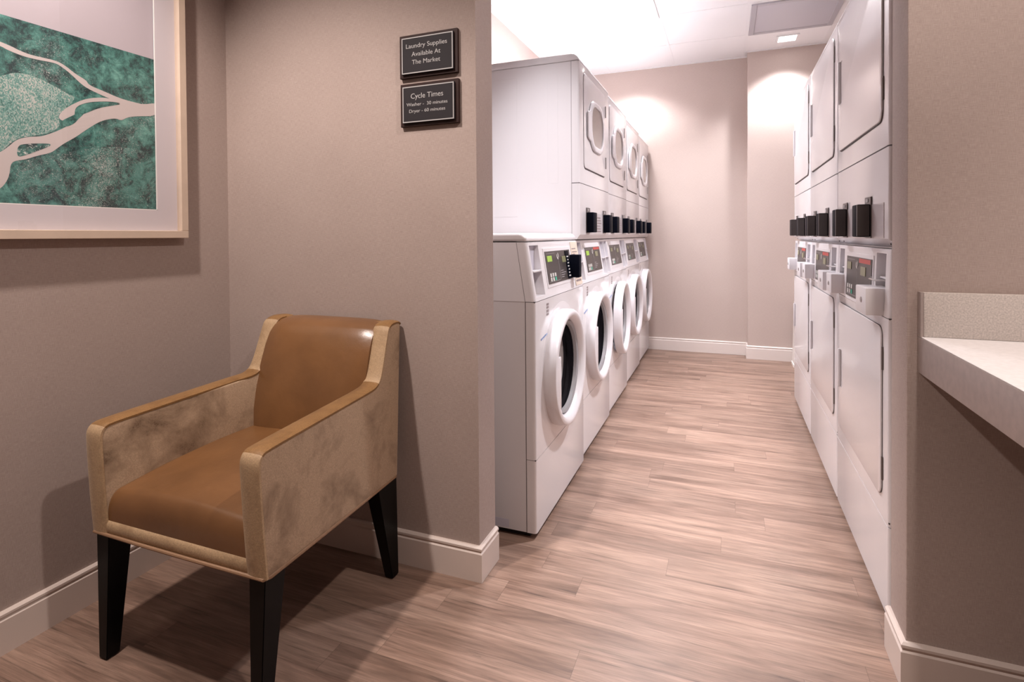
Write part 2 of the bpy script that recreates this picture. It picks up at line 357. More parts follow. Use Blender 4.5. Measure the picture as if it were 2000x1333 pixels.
def lathe(bm, prof, cx, cz, n=48, mi=0, sx=1.0, sz=1.0, closed=False):
    # prof: (radius, y) pairs; axis along local Y through (cx, cz)
    rings = []
    for r, y in prof:
        if r < 1e-6: rings.append([bm.verts.new((cx, y, cz))])
        else: rings.append([bm.verts.new((cx + r * sx * math.cos(2*PI*k/n), y, cz + r * sz * math.sin(2*PI*k/n))) for k in range(n)])
    fs = []
    pairs = list(zip(rings, rings[1:])) + ([(rings[-1], rings[0])] if closed else [])
    for a, b in pairs:
        for k in range(n):
            q = [a[k % len(a)], a[(k+1) % len(a)], b[(k+1) % len(b)], b[k % len(b)]]
            u = []
            for v in q:
                if v not in u: u.append(v)
            if len(u) > 2: fs.append(bm.faces.new(u))
    for f in fs: f.material_index = mi
    bmesh.ops.recalc_face_normals(bm, faces=fs)
def tube(bm, pts, r, n=8, mi=0):
    pts = [Vector(p) for p in pts]; rings = []
    for i, p in enumerate(pts):
        d = (pts[min(i+1, len(pts)-1)] - pts[max(i-1, 0)]).normalized()
        up = Vector((0, 0, 1)) if abs(d.z) < 0.9 else Vector((1, 0, 0))
        a = d.cross(up).normalized(); b = d.cross(a).normalized()
        rings.append([bm.verts.new(p + (a * math.cos(2*PI*k/n) + b * math.sin(2*PI*k/n)) * r) for k in range(n)])
    fs = []
    for a, b in zip(rings, rings[1:]):
        for k in range(n): fs.append(bm.faces.new((a[k], a[(k+1) % n], b[(k+1) % n], b[k])))
    fs.append(bm.faces.new(rings[0])); fs.append(bm.faces.new(rings[-1][::-1]))
    for f in fs: f.material_index = mi
    bmesh.ops.recalc_face_normals(bm, faces=fs)
def rrect(cx, cz, w_, h_, r, n=6):
    pts = []
    for sx, sz, a0 in ((1, 1, 0), (-1, 1, 90), (-1, -1, 180), (1, -1, 270)):
        for k in range(n + 1):
            a = math.radians(a0 + 90 * k / n)
            pts.append((cx + sx * (w_/2 - r) + r * math.cos(a), cz + sz * (h_/2 - r) + r * math.sin(a)))
    return pts
def carve(o, cutters):
    for bm in cutters:
        me = bpy.data.meshes.new('cut'); bmesh.ops.recalc_face_normals(bm, faces=bm.faces); bm.to_mesh(me); bm.free()
        c = bpy.data.objects.new('cut', me); C.objects.link(c)
        par = o.parent; o.parent = None
        md = o.modifiers.new('b', 'BOOLEAN'); md.operation = 'DIFFERENCE'; md.object = c; md.solver = 'EXACT'
        bpy.context.view_layer.update()
        dg = bpy.context.evaluated_depsgraph_get()
        nm = bpy.data.meshes.new_from_object(o.evaluated_get(dg))
        o.modifiers.clear(); old = o.data; o.data = nm; nm.name = o.name
        bpy.data.meshes.remove(old); bpy.data.objects.remove(c); bpy.data.meshes.remove(me)
        o.parent = par
    bm = bmesh.new(); bm.from_mesh(o.data)
    bmesh.ops.dissolve_degenerate(bm, dist=1e-5, edges=bm.edges)
    lim = math.radians(35)
    for f in bm.faces: f.smooth = True
    for e in bm.edges: e.smooth = (len(e.link_faces) == 2 and e.calc_face_angle(0) < lim)
    bm.to_mesh(o.data); bm.free()
def thing(name, label, cat, loc, rotz=0.0, group=None):
    o = bpy.data.objects.new(name, None); C.objects.link(o); o.empty_display_size = 0.1
    o.location = loc; o.rotation_euler = (0, 0, rotz)
    o['label'] = label; o['category'] = cat
    if group: o['group'] = group
    return o
def tag(o, label, cat, group=None):
    o['label'] = label; o['category'] = cat
    if group: o['group'] = group
    return o
def struct(o, label=None):
    o['kind'] = 'structure'
    if label: o['label'] = label
    return o
def text_ob(name, lines, m_, parent, mw, align='CENTER', extrude=0.0004):
    # lines: (string, size, x, y) in the plane; mw maps the plane into parent space
    bm = bmesh.new()
    for s, size, x, y, wid in lines:
        cu = bpy.data.curves.new('t', 'FONT'); cu.body = s; cu.size = size; cu.align_x = align; cu.align_y = 'CENTER'; cu.extrude = extrude
        t = bpy.data.objects.new('t', cu); C.objects.link(t); bpy.context.view_layer.update()
        me = bpy.data.meshes.new_from_object(t.evaluated_get(bpy.context.evaluated_depsgraph_get()))
        xs = [v.co.x for v in me.vertices]; cur = max(xs) - min(xs)
        f = wid / cur if wid else 1.0
        me.transform(mw @ Matrix.Translation((x, y, 0)) @ Matrix.Diagonal((f, 1, 1, 1)))
        bm.from_mesh(me); bpy.data.objects.remove(t); bpy.data.curves.remove(cu); bpy.data.meshes.remove(me)
    return new_ob(name, bm, m_, parent, smooth=None)

# ------------------------------------------------------------------ room shell
XL, XLL, XR = -1.690, -1.465, 1.60      # left wall, laundry left wall, far right wall
YC, YJ = 1.480, 1.600                    # face and back of the wall with the opening
XO0, XO1 = -0.692, 0.380                 # opening
YB = 5.075; YK = -1.3
struct(box('floor', XL - .1, XR + .1, YK - .1, YB + .1, -0.08, 0, 'floor'))
struct(box('wall_left', XL - .1, XL, YK, YC, 0, CZ, 'wall'))
struct(box('wall_laundry_left', XL - .1, XLL, YJ, YB, 0, CZ, 'wall_laundry'))
struct(box('wall_chair', XL - .1, XO0, YC, YJ, 0, CZ, 'wall'))
struct(box('wall_counter', XO1, XR + .1, YC - 0.005, YJ, 0, CZ, 'wall', bevel=0.004, only=lambda c, d: abs(d.z) > 1 and c.x < .5))
struct(box('wall_laundry_right', 1.16, 1.26, YJ, YB, 0, CZ, 'wall_laundry'))
struct(box('wall_back', XL - .1, 0.165, YB, YB + .1, 0, CZ, 'wall_laundry'))
struct(box('wall_pilaster', 0.165, 1.26, 4.940, YB + .1, 0, CZ, 'wall_laundry'))
struct(box('wall_right', XR, XR + .1, YK, YC, 0, CZ, 'wall'))
struct(box('wall_behind', XL - .1, XR + .1, YK - .1, YK, 0, CZ, 'wall'))
# ceiling: front room slab; laundry room slab with the tee grid
bm = bmesh.new()
bx(bm, XL - .1, XR + .1, YK - .1, YB + .1, CZ, CZ + .1)
for x in (-1.005, -0.43, 0.145, 0.72): bx(bm, x - .012, x + .012, YJ, YB, CZ - .002, CZ, mi=1)
for y in (2.08, 2.69, 3.30, 3.915, 4.52): bx(bm, XLL, 1.16, y - .012, y + .012, CZ - .0022, CZ, mi=1)
for q in ((XLL, XLL + .02, YJ, YB), (XLL, .165, YB - .02, YB), (.145, 1.16, 4.92, 4.94)): bx(bm, q[0], q[1], q[2], q[3], CZ - .005, CZ, mi=1)
struct(new_ob('ceiling', bm, ['ceil', 'grid']))

def baseboard(name, pts, m_='trim', h=0.105, t=0.013):
    # pts: list of (x,y) along the wall face; the room is on the right of the direction of travel
    prof = [(0, 0), (t, 0), (t, h*.80), (t*.72, h*.835), (t*.72, h*.88), (t*.92, h*.90), (t*.92, h*.955), (t*.5, h), (0, h)]
    bm = bmesh.new(); P2 = [Vector((p[0], p[1])) for p in pts]; rings = []
    for i, p in enumerate(P2):
        ns = []
        if i > 0: d = (p - P2[i-1]).normalized(); ns.append(Vector((d.y, -d.x)))
        if i < len(P2) - 1: d = (P2[i+1] - p).normalized(); ns.append(Vector((d.y, -d.x)))
        if len(ns) == 2: nn = (ns[0] + ns[1]); nn = nn / (nn.dot(ns[0]))
        else: nn = ns[0]
        rings.append([bm.verts.new((p.x + nn.x * a, p.y + nn.y * a, b)) for a, b in prof])
    for a, b in zip(rings, rings[1:]):
        for k in range(len(prof)):
            k2 = (k + 1) % len(prof); bm.faces.new((a[k], a[k2], b[k2], b[k]))
    bm.faces.new(rings[0]); bm.faces.new(rings[-1][::-1])
    bmesh.ops.recalc_face_normals(bm, faces=bm.faces)
    return struct(new_ob(name, bm, m_, smooth=20))
baseboard('baseboard_left', [(XL, YK), (XL, YC), (XO0, YC), (XO0, YJ)])
baseboard('baseboard_right', [(XO1, YJ), (XO1, YC - .005), (XR, YC - .005)])
baseboard('baseboard_back', [(XLL, YB), (0.165, YB), (0.165, 4.940), (1.16, 4.940)], 'trim_l', h=0.11)

# ------------------------------------------------------------------ ceiling fittings
tr = thing('troffer_light', 'white square light panel set in the laundry ceiling above the stacked washers', 'ceiling light', (-0.717, 3.608, CZ))
box('lens', -.272, .272, -.292, .292, -.004, -.001, 'lamp', tr)
bm = bmesh.new()
for a in ((-.287, -.272, -.307, .307), (.272, .287, -.307, .307), (-.272, .272, -.307, -.292), (-.272, .272, .292, .307)): bx(bm, a[0], a[1], a[2], a[3], -.010, -.001)
new_ob('frame', bm, 'grid', tr)
dn = thing('square_downlight', 'small glowing square downlight in the ceiling above the alcove', 'ceiling light', (0.437, 4.70, CZ))
box('diffuser', -.062, .062, -.062, .062, -.005, -.001, 'lamp', dn)
bm = bmesh.new()
for a in ((-.078, -.062, -.078, .078), (.062, .078, -.078, .078), (-.062, .062, -.078, -.062), (-.062, .062, .062, .078)): bx(bm, a[0], a[1], a[2], a[3], -.008, -.001)
new_ob('trim_ring', bm, 'grid', dn)
vt = thing('ceiling_vent', 'grey perforated return air grille in the ceiling beside the dryers', 'vent', (0.432, 4.218, CZ))
bm = bmesh.new()
for a in ((-.275, -.240, -.290, .290), (.240, .275, -.290, .290), (-.240, .240, -.290, -.255), (-.240, .240, .255, .290)): bx(bm, a[0], a[1], a[2], a[3], -.012, -.001, bevel=.002, seg=1)
new_ob('frame', bm, 'vent', vt)
def vent_mat():
    m_, nt, p = mat('perforated_grille'); g = N(nt, 'ShaderNodeNewGeometry')
    mp = N(nt, 'ShaderNodeMapping'); mp.inputs['Scale'].default_value = (70, 70, 1); mp.inputs['Rotation'].default_value = (0, 0, .785)
    nt.links.new(g.outputs['Position'], mp.inputs['Vector'])
    v = N(nt, 'ShaderNodeTexVoronoi'); v.inputs['Scale'].default_value = 1; v.inputs['Randomness'].default_value = 0; nt.links.new(mp.outputs[0], v.inputs['Vector'])
    r = N(nt, 'ShaderNodeValToRGB'); r.color_ramp.elements[0].position = .25; r.color_ramp.elements[0].color = (.20, .19, .21, 1)
    r.color_ramp.elements[1].position = .4; r.color_ramp.elements[1].color = (.46, .44, .48, 1)
    nt.links.new(v.outputs['Distance'], r.inputs[0]); nt.links.new(r.outputs[0], p.inputs['Base Color']); return m_
M['perf'] = vent_mat()
box('grille', -.240, .240, -.255, .255, -.008, -.001, 'perf', vt)

# ------------------------------------------------------------------ laundry machines (local: X to the viewer's right, Y into the machine, Z up)
D = 0.70
ZB, ZL, ZC, ZT = 0.022, 0.273, 0.811, 1.013      # bottom, lower panel top, control bottom, control top
SL = 0.031                                       # how far the control fascia leans back
def slope_y(z): return SL * (z - ZC) / (ZT - ZC)
def ship(cuts): return cuts
def cutbox(x0, x1, y0, y1, z0, z1):
    bm = bmesh.new(); bx(bm, x0, x1, y0, y1, z0, z1); return bm
def fascia_bar(bm, x0, x1, z0, z1, off, th, mi=0):
    # thin slab lying on the leaning fascia
    prism(bm, [(slope_y(z0) - off, z0), (slope_y(z1) - off, z1), (slope_y(z1) - off - th, z1), (slope_y(z0) - off - th, z0)], x0, x1, 'x', mi=mi)
def console(t, W, recess, panel, hw):
    bm = bmesh.new()
    prism(bm, [(0, ZC), (SL, ZT), (SL + .17, ZT), (.17, ZC)], -hw, hw, 'x', bevel=.014, seg=4, only=lambda c, d: abs(d.z) > .05 and c.y < .1 and abs(abs(c.x) - hw) < .001)
    o = new_ob('control_console', bm, 'plastic', t)
    for s in (-1, 1):
        bm = bmesh.new()
        prism(bm, [(.0350, ZC), (SL + .0350, ZT - .001), (SL + .0363, ZT - .001), (.0363, ZC)], s * (hw - .002), s * (hw + .0002), 'x')
        new_ob('console_gap', bm, 'seam', t)
    carve(o, [cutbox(a, b, -.02, .050, ZC + .014, ZT - .012) for a, b in recess])
    for a, b in recess:
        box('recess_back', a + .001, b - .001, .042, .0495, ZC + .016, ZT - .014, 'lav', t)
        box('recess_shelf', a + .001, b - .001, .012, .042, ZC + .098, ZC + .103, 'plastic', t)
        x = (a + b) / 2 - .012
        bm = bmesh.new()
        tube(bm, [(x, .040, ZC + .03), (x, .034, ZC + .06), (x + .012, .034, ZC + .07), (x + .014, .040, ZC + .075)], .004, 6)
        bx(bm, x - .012, x + .012, .034, .042, ZC + .060, ZC + .072, bevel=.002, seg=1)
        new_ob('recess_lock', bm, 'steel', t)
def overlay(t, x0, x1, z0, z1, flip=False, lit=True, red=True, two=True):
    p = None
    bm = bmesh.new(); fascia_bar(bm, x0 - .012, x1 + .012, z0 - .012, z1 + .012, -.0005, .0025)
    new_ob('control_bezel', bm, 'plastic', t)
    bm = bmesh.new(); fascia_bar(bm, x0, x1, z0, z1, .0015, .002)
    p = new_ob('control_panel', bm, 'panel', t)
    w_ = x1 - x0; h_ = z1 - z0
    bm = bmesh.new(); fascia_bar(bm, x0 + .05*w_, x0 + .20*w_ if not two else x0 + .22*w_, z0 + .68*h_, z0 + .86*h_, .003, .002)
    d = new_ob('display', bm, 'green' if lit else 'dimlcd', p); d['label'] = 'lit green display' if lit else 'unlit olive display'
    if two:
        bm = bmesh.new(); fascia_bar(bm, x0 + .62*w_, x0 + .80*w_, z0 + .60*h_, z0 + .80*h_, .003, .002)
        new_ob('display', bm, 'dimlcd', p)
    for r in range(2):
        for c in range(3):
            cx = x0 + (.10 + .085 * c) * w_; cz = z0 + (.26 - .13 * r) * h_
            bm = bmesh.new(); fascia_bar(bm, cx - .0085, cx + .0085, cz - .0065, cz + .0065, .003, .002)
            new_ob('button', bm, 'btng' if (r == 1 and c == 2) else 'btn', p)
    bm = bmesh.new()
    xs = [x0 + .48*w_]
    for x in xs: fascia_bar(bm, x - .0008, x + .0008, z0 + .06*h_, z0 + .94*h_, .003, .0008)
    fascia_bar(bm, x0 + .04*w_, x0 + .44*w_, z0 + .055*h_, z0 + .065*h_, .003, .0008)
    fascia_bar(bm, x0 + .04*w_, x0 + .36*w_, z0 + .925*h_, z0 + .935*h_, .003, .0008)
    for k in range(4): fascia_bar(bm, x0 + .52*w_, x0 + (.62 + .05 * (k % 3))*w_, z0 + (.12 + .07*k)*h_, z0 + (.14 + .07*k)*h_, .003, .0008)
    new_ob('overlay_print', bm, 'grey', p)
    # pale round motif between the two halves
    bm = bmesh.new(); cx = x0 + .46*w_; cz = z0 + .83*h_
    for k in range(10):
        a0 = 2*PI*k/10; a1 = 2*PI*(k+1)/10
        if k in (2, 3, 8): continue
        v = [(cx + rr*math.cos(a), cz + rr*math.sin(a)) for rr, a in ((.006, a0), (.014, a0), (.014, a1), (.006, a1))]
        f = [bm.verts.new((q[0], slope_y(q[1]) - .0045, q[1])) for q in v]; bm.faces.new(f)
    new_ob('round_motif', bm, 'btn', p)
    if red:
        bm = bmesh.new(); fascia_bar(bm, x0 + .54*w_, x0 + .96*w_, z0 + .88*h_, z0 + .98*h_, .003, .001)
        new_ob('warning_label', bm, 'red', p)
    return p
def body(t, hw, ztop, slanted=True, z0=ZB):
    prof = [(.036, z0), (D, z0), (D, ztop), (SL + .038, ztop), (SL + .037, ZT), (.036, ZC)] if slanted else [(.034, z0), (D, z0), (D, ztop), (.034, ztop)]
    bm = bmesh.new(); prism(bm, prof, -hw + .0015, hw - .0015, 'x')
    o = new_ob('cabinet', bm, 'white', t)
    bm = bmesh.new()
    prism(bm, [(.0335, z0 + .003), (.0362, z0 + .003), (.0362, ZC - .002), (.0335, ZC - .002)], -hw + .0004, -hw + .003, 'x')
    prism(bm, [(.0335, z0 + .003), (.0362, z0 + .003), (.0362, ZC - .002), (.0335, ZC - .002)], hw - .003, hw - .0004, 'x')
    for z in (ZL - .001, ZC - .001): bx(bm, -hw + .0015, hw - .0015, .0015, .036, z - .0022, z + .0016)
    new_ob('panel_gap', bm, 'seam', t)
    return o
def toe(t, hw):
    bm = bmesh.new(); bx(bm, -hw + .02, hw - .02, .03, D - .03, 0.0, ZB + .004)
    new_ob('toe_base', bm, 'toe', t)
    bm = bmesh.new()
    bx(bm, -hw + .0012, -hw + .0045, .10, .26, ZB + .004, ZB + .034, bevel=.001, seg=1)
    new_ob('side_foot_panel', bm, 'lav', t)
vert = lambda hw: (lambda c, d: abs(d.z) > .05 and c.y < .02 and abs(abs(c.x) - hw) < .001)
def washer_front(t, hw, dx, ajar=0):
    cx, cz = dx, .529
    o = box('lower_panel', -hw, hw, 0.000, .034, ZB, ZL - .002, 'white', t, bevel=.010, seg=3, only=vert(hw))
    o = box('front_panel', -hw, hw, 0, .034, ZL, ZC - .002, 'white', t, bevel=.010, seg=3, only=vert(hw))
    bm = bmesh.new(); lathe(bm, [(.206, -.05), (.206, .06)], cx, cz, 48); bmesh.ops.holes_fill(bm, edges=bm.edges)
    carve(o, [bm])
    # dished surround pressed into the panel
    bm = bmesh.new(); lathe(bm, [(.252, .0004), (.246, -.0008), (.236, -.0010), (.222, .0004)], cx + .004, cz, 64)
    new_ob('pressed_surround', bm, 'white', t)
    # tub and drum behind the opening
    bm = bmesh.new(); lathe(bm, [(.190, .036), (.178, .050), (.186, .062), (.172, .074), (.180, .086), (.168, .10)], cx, cz, 48)
    new_ob('gasket', bm, 'rubber', t)
    bm = bmesh.new(); lathe(bm, [(.166, .095), (.235, .12), (.235, .40), (.20, .42), (0, .42)], cx, cz, 48)
    for k in range(3):
        a = 2*PI*k/3 + .5
        bx(bm, cx + .19*math.cos(a) - .02, cx + .19*math.cos(a) + .02, .13, .39, cz + .19*math.sin(a) - .02, cz + .19*math.sin(a) + .02, bevel=.01)
    new_ob('drum', bm, 'drum', t)
    # door
    bm = bmesh.new()
    lathe(bm, [(.205, .006), (.220, .000), (.2215, -.020), (.2205, -.037), (.2165, -.0445), (.210, -.0475), (.200, -.0465), (.190, -.040), (.183, -.031), (.177, -.012), (.174, .004)], cx, cz, 72, closed=True)
    dr = new_ob('door', bm, 'plastic', t)
    bm = bmesh.new(); lathe(bm, [(.1755, -.024), (.164, -.020), (.161, -.008), (.168, .004), (.1755, .004)], cx, cz, 64, closed=True)
    new_ob('inner_ring', bm, 'rubber', dr)
    bm = bmesh.new(); lathe(bm, [(.162, -.010), (.160, .03), (.145, .075), (.10, .10), (.05, .11), (0, .112)], cx, cz, 48)
    g = new_ob('glass_bowl', bm, 'doorglass', dr)
    # handle: flat segment closing the opening on the viewer's left
    xs = -.150
    pts = [(cx + xs, cz + .048)]
    a0 = math.acos(-.088/.167)
    pts = []
    zt, zb = cz + .070, cz - .118
    pts.append((cx + xs, zb)); pts.append((cx + xs, zt))
    aT = math.asin(.070/.196); aB = math.asin(-.118/.196)
    for k in range(9):
        a = aT + (aB - aT) * k / 8
        pts.append((cx - .196*math.cos(a), cz + .196*math.sin(a)))
    bm = bmesh.new(); prism(bm, pts, -.0455, -.014, 'y', bevel=.002, seg=2)
    new_ob('door_handle', bm, 'plastic', dr)
    if ajar:      # door swung a little open on its right-hand hinge
        a = math.radians(ajar); pv = Vector((cx + .215, .0, 0)); Rz = Matrix.Rotation(a, 4, 'Z')
        dr.rotation_euler = (0, 0, a); dr.location = pv - (Rz @ pv)
    # marks
    bm = bmesh.new()
    for z, h_ in ((.788, .008), (.777, .008), (.764, .009), (.752, .008)): bx(bm, -hw + .125, -hw + .150, -.0006, .0004, z - h_/2, z + h_/2)
    new_ob('badge', bm, 'ink', t)
    bm = bmesh.new()
    for k in range(6): bx(bm, cx - .245 + .012*k, cx - .236 + .012*k, -.0014, .0004, .670 + .002*k, .676 + .002*k)
    new_ob('blue_sticker', bm, 'blue', t)
def card_reader(t, x, z, y=0.0, side=-1):
    bm = bmesh.new(); bx(bm, x - .037, x + .037, y - .003, y, z, z + .122, bevel=.0015, seg=1)
    pl = new_ob('reader_plate', bm, 'tag', t)
    bm = bmesh.new(); bx(bm, x - .020, x + .008, y - .0042, y - .0028, z + .106, z + .116)
    bx(bm, x - .030, x - .020, y - .0042, y - .0028, z + .010, z + .100, mi=0)
    new_ob('plate_print', bm, 'grey', pl)
    o = box('card_reader', x - .037, x + .037, y - .036, y - .003, z + .004, z + .099, 'black', t, bevel=.003)
    bm = bmesh.new(); bx(bm, x + .028, x + .0375, y - .0368, y - .006, z + .006, z + .097)
    new_ob('reader_edge', bm, 'panel', o)
def hinge(t, x, z, y, h_=.062):
    bm = bmesh.new(); bx(bm, x - .004, x + .004, y - .0015, y, z - h_/2, z + h_/2, bevel=.001, seg=1)
    tube(bm, [(x, y - .001, z - h_/2), (x, y - .001, z + h_/2)], .0028, 8)
    new_ob('hinge', bm, 'hinge', t)
def crown(t, hw, z0, z1, right_side=True):
    bm = bmesh.new()
    prism(bm, [(.0, z0), (.0, z0 + .006), (.008, z0 + .020), (.022, z1 - .002), (.034, z1), (D, z1), (D, z0)], -hw, hw, 'x', bevel=.006, seg=2)
    new_ob('top_cap', bm, 'white', t)

def washer_unit(t, hw, dx, lit=True, red=True, ajar=0):
    body(t, hw, ZT, True)
    toe(t, hw)
    washer_front(t, hw, dx, ajar)
    console(t, 2*hw, [(-hw + .022, -hw + .118), (hw - .118, hw - .022)], None, hw)
    x0, x1 = -hw + .172, hw - .158
    overlay(t, x0, x1, .856, .976, lit=lit, red=red)

zone_white = 'white stacked washer and dryer'
# left row, nearest: a single washer under the open side of the first stack
YS = [1.740, 2.412, 3.071, 3.730, 4.388]; YE = [2.405, 3.068, 3.727, 4.385, 5.042]
XF = [-0.600, -0.616, -0.628, -0.640, -0.652]
w1 = thing('front_loading_washer', 'white front loading washer with no dryer on top, beside the chair wall', 'washing machine', (XF[0], (YS[0] + YE[0]) / 2, 0), PI/2)
hw = (YE[0] - YS[0]) / 2
washer_unit(w1, hw, -.028, red=False)
bm = bmesh.new()
prism(bm, [(SL - .003, ZT + .002), (SL + .002, ZT + .018), (SL + .016, ZT + .030), (SL + .03, ZT + .032), (D, ZT + .032), (D, ZT + .002)], -hw, hw, 'x', bevel=.010, seg=3, sharp=40)
new_ob('worktop', bm, 'white', w1)
bm = bmesh.new(); fascia_bar(bm, hw - .122, hw - .012, ZC + .010, ZT - .006, .0005, .002)
st = new_ob('instruction_sticker', bm, 'sticker', w1); st['label'] = 'cream instruction sticker'
bm = bmesh.new()
for k in range(11):
    z = ZC + .025 + .014*k
    fascia_bar(bm, hw - .112, hw - (.03 + .02*(k % 3)), z, z + (.004 if k % 4 else .008), .0026, .0006)
new_ob('sticker_print', bm, 'ink', st)
rb = box('card_reader', .145, .165+.02, -.030, .012, .860, .955, 'black', w1, bevel=.003)
box('reader_edge', .186, .190, -.028, .012, .861, .954, 'panel', rb, bevel=.001)
bm = bmesh.new(); fascia_bar(bm, .100, .144, .858, .972, .0045, .002)
rp = new_ob('reader_plate', bm, 'black', w1)
bm = bmesh.new()
for k in range(7):
    z = .868 + .013*k
    fascia_bar(bm, .110 + .003*(k % 3), .134 - .004*(k % 2), z, z + .005, .0066, .0006)
new_ob('plate_print', bm, 'btn', rp)

DZ0, DSP, DTOP, DCR = 1.018, 1.275, 1.826, 1.858
lab_left = ['white washer and dryer stack directly beside the single washer, its dryer side panel exposed',
            'white washer and dryer stack in the left row whose round washer door stands slightly ajar',
            'white washer and dryer stack between the ajar-door stack and the last one, left row',
            'last white washer and dryer stack of the left row, next to the back wall']
def left_stack(i):
    hw = (YE[i] - YS[i]) / 2
    t = thing('stacked_washer_dryer', lab_left[i-1], 'washer dryer stack', (XF[i], (YS[i] + YE[i]) / 2, 0), PI/2, 'washer and dryer stacks of the left row')
    washer_unit(t, hw, -.012, lit=(i == 1), red=(i == 1), ajar=(2.2 if i == 2 else 0))
    # dryer cabinet and its side panel rib
    bm = bmesh.new(); bx(bm, -hw + .0015, hw - .0015, .038, D, ZT + .001, DTOP - .002)
    bx(bm, -hw + .0011, -hw + .002, .10, .15, DSP, DTOP - .05, bevel=.0004, seg=1)
    bx(bm, -hw + .0010, -hw + .002, .30, D - .05, DSP - .15, DTOP - .05, bevel=.0005, seg=1)
    new_ob('dryer_cabinet', bm, 'white', t)
    bm = bmesh.new(); bx(bm, -hw + .0022, hw - .0022, .030, .0385, ZT + .004, DTOP + .0005); bx(bm, -hw + .002, hw - .002, .002, .034, DTOP - .003, DTOP + .001); bx(bm, -hw + .002, hw - .002, .002, .034, DSP - .004, DSP + .001)
    new_ob('panel_gap', bm, 'seam', t)
    # upper console
    bm = bmesh.new(); prism(bm, [(.0, DZ0 + .022), (.0, DSP - .003), (.036, DSP - .003), (.036, ZT + .003), (.014, DZ0)], -hw, hw, 'x', bevel=.009, seg=3, only=lambda c, d: abs(d.z) > .05 and c.y < .02 and abs(abs(c.x) - hw) < .001)
    new_ob('dryer_console', bm, 'white', t)
    box('console_gap', -hw + .004, hw - .004, .03, .045, ZT - .001, ZT + .006, 'seam', t)
    # dryer front panel with door
    box('dryer_front', -hw, hw, .0, .036, DSP, DTOP - .002, 'white', t, bevel=.009, seg=3, only=vert(hw))
    dxc = -.014
    bm = bmesh.new(); prism(bm, rrect(dxc, 1.571, .478, .440, .028), -.0042, -.0005, 'y', bevel=.002, seg=3)
    dr = new_ob('dryer_door', bm, 'white', t)
    bm = bmesh.new(); prism(bm, rrect(dxc, 1.561, .470, .430, .029), -.002, .001, 'y'); new_ob('door_gap', bm, 'seam', t)
    # window: raised bezel with a grip tab on the left
    wx, wz = -.002, 1.573
    out = rrect(wx, wz, .318, .250, .105, 8); inn = rrect(wx, wz, .262, .196, .085, 8); lip = rrect(wx, wz, .276, .210, .090, 8)
    bm = bmesh.new()
    ring = lambda P_, y: [bm.verts.new((p[0], y, p[1])) for p in P_]
    Rg = [ring(out, -.007), ring([(wx + (p[0]-wx)*.97, wz + (p[1]-wz)*.97) for p in out], -.014), ring(lip, -.017), ring(inn, -.014), ring(inn, -.0085)]
    for a, b in zip(Rg, Rg[1:]):
        for k in range(len(a)): bm.faces.new((a[k], a[(k+1) % len(a)], b[(k+1) % len(a)], b[k]))
    bmesh.ops.recalc_face_normals(bm, faces=bm.faces)
    bz = new_ob('window_bezel', bm, 'plastic', dr, smooth=50)
    bm = bmesh.new(); prism(bm, [(-.205, 1.503), (-.205, 1.617), (-.190, 1.625), (-.14, 1.632), (-.14, 1.486), (-.190, 1.495)], -.015, -.007, 'y', bevel=.003, seg=2)
    new_ob('door_grip', bm, 'plastic', dr)
    bm = bmesh.new(); bm.faces.new([bm.verts.new((p[0], -.009, p[1])) for p in inn][::-1])
    new_ob('window_pane', bm, 'winpane', dr)
    for z in (1.707, 1.428): hinge(t, hw - .090, z, -.002)
    crown(t, hw, DTOP, DCR)
    # card readers on the console, printed plate between
    card_reader(t, -hw + .155, 1.045)
    card_reader(t, hw - .125, 1.045)
    bm = bmesh.new(); bx(bm, -hw + .215, hw - .185, -.0022, .0005, 1.045, 1.140)
    pp = new_ob('instruction_plate', bm, 'plate', t)
    bm = bmesh.new()
    for k in range(6): bx(bm, -hw + .235 + .012*(k % 2), hw - .215 - .01*(k % 3), -.003, -.002, 1.052 + .014*k, 1.058 + .014*k)
    new_ob('plate_print', bm, 'ink', pp)
for i in range(1, 5): left_stack(i)

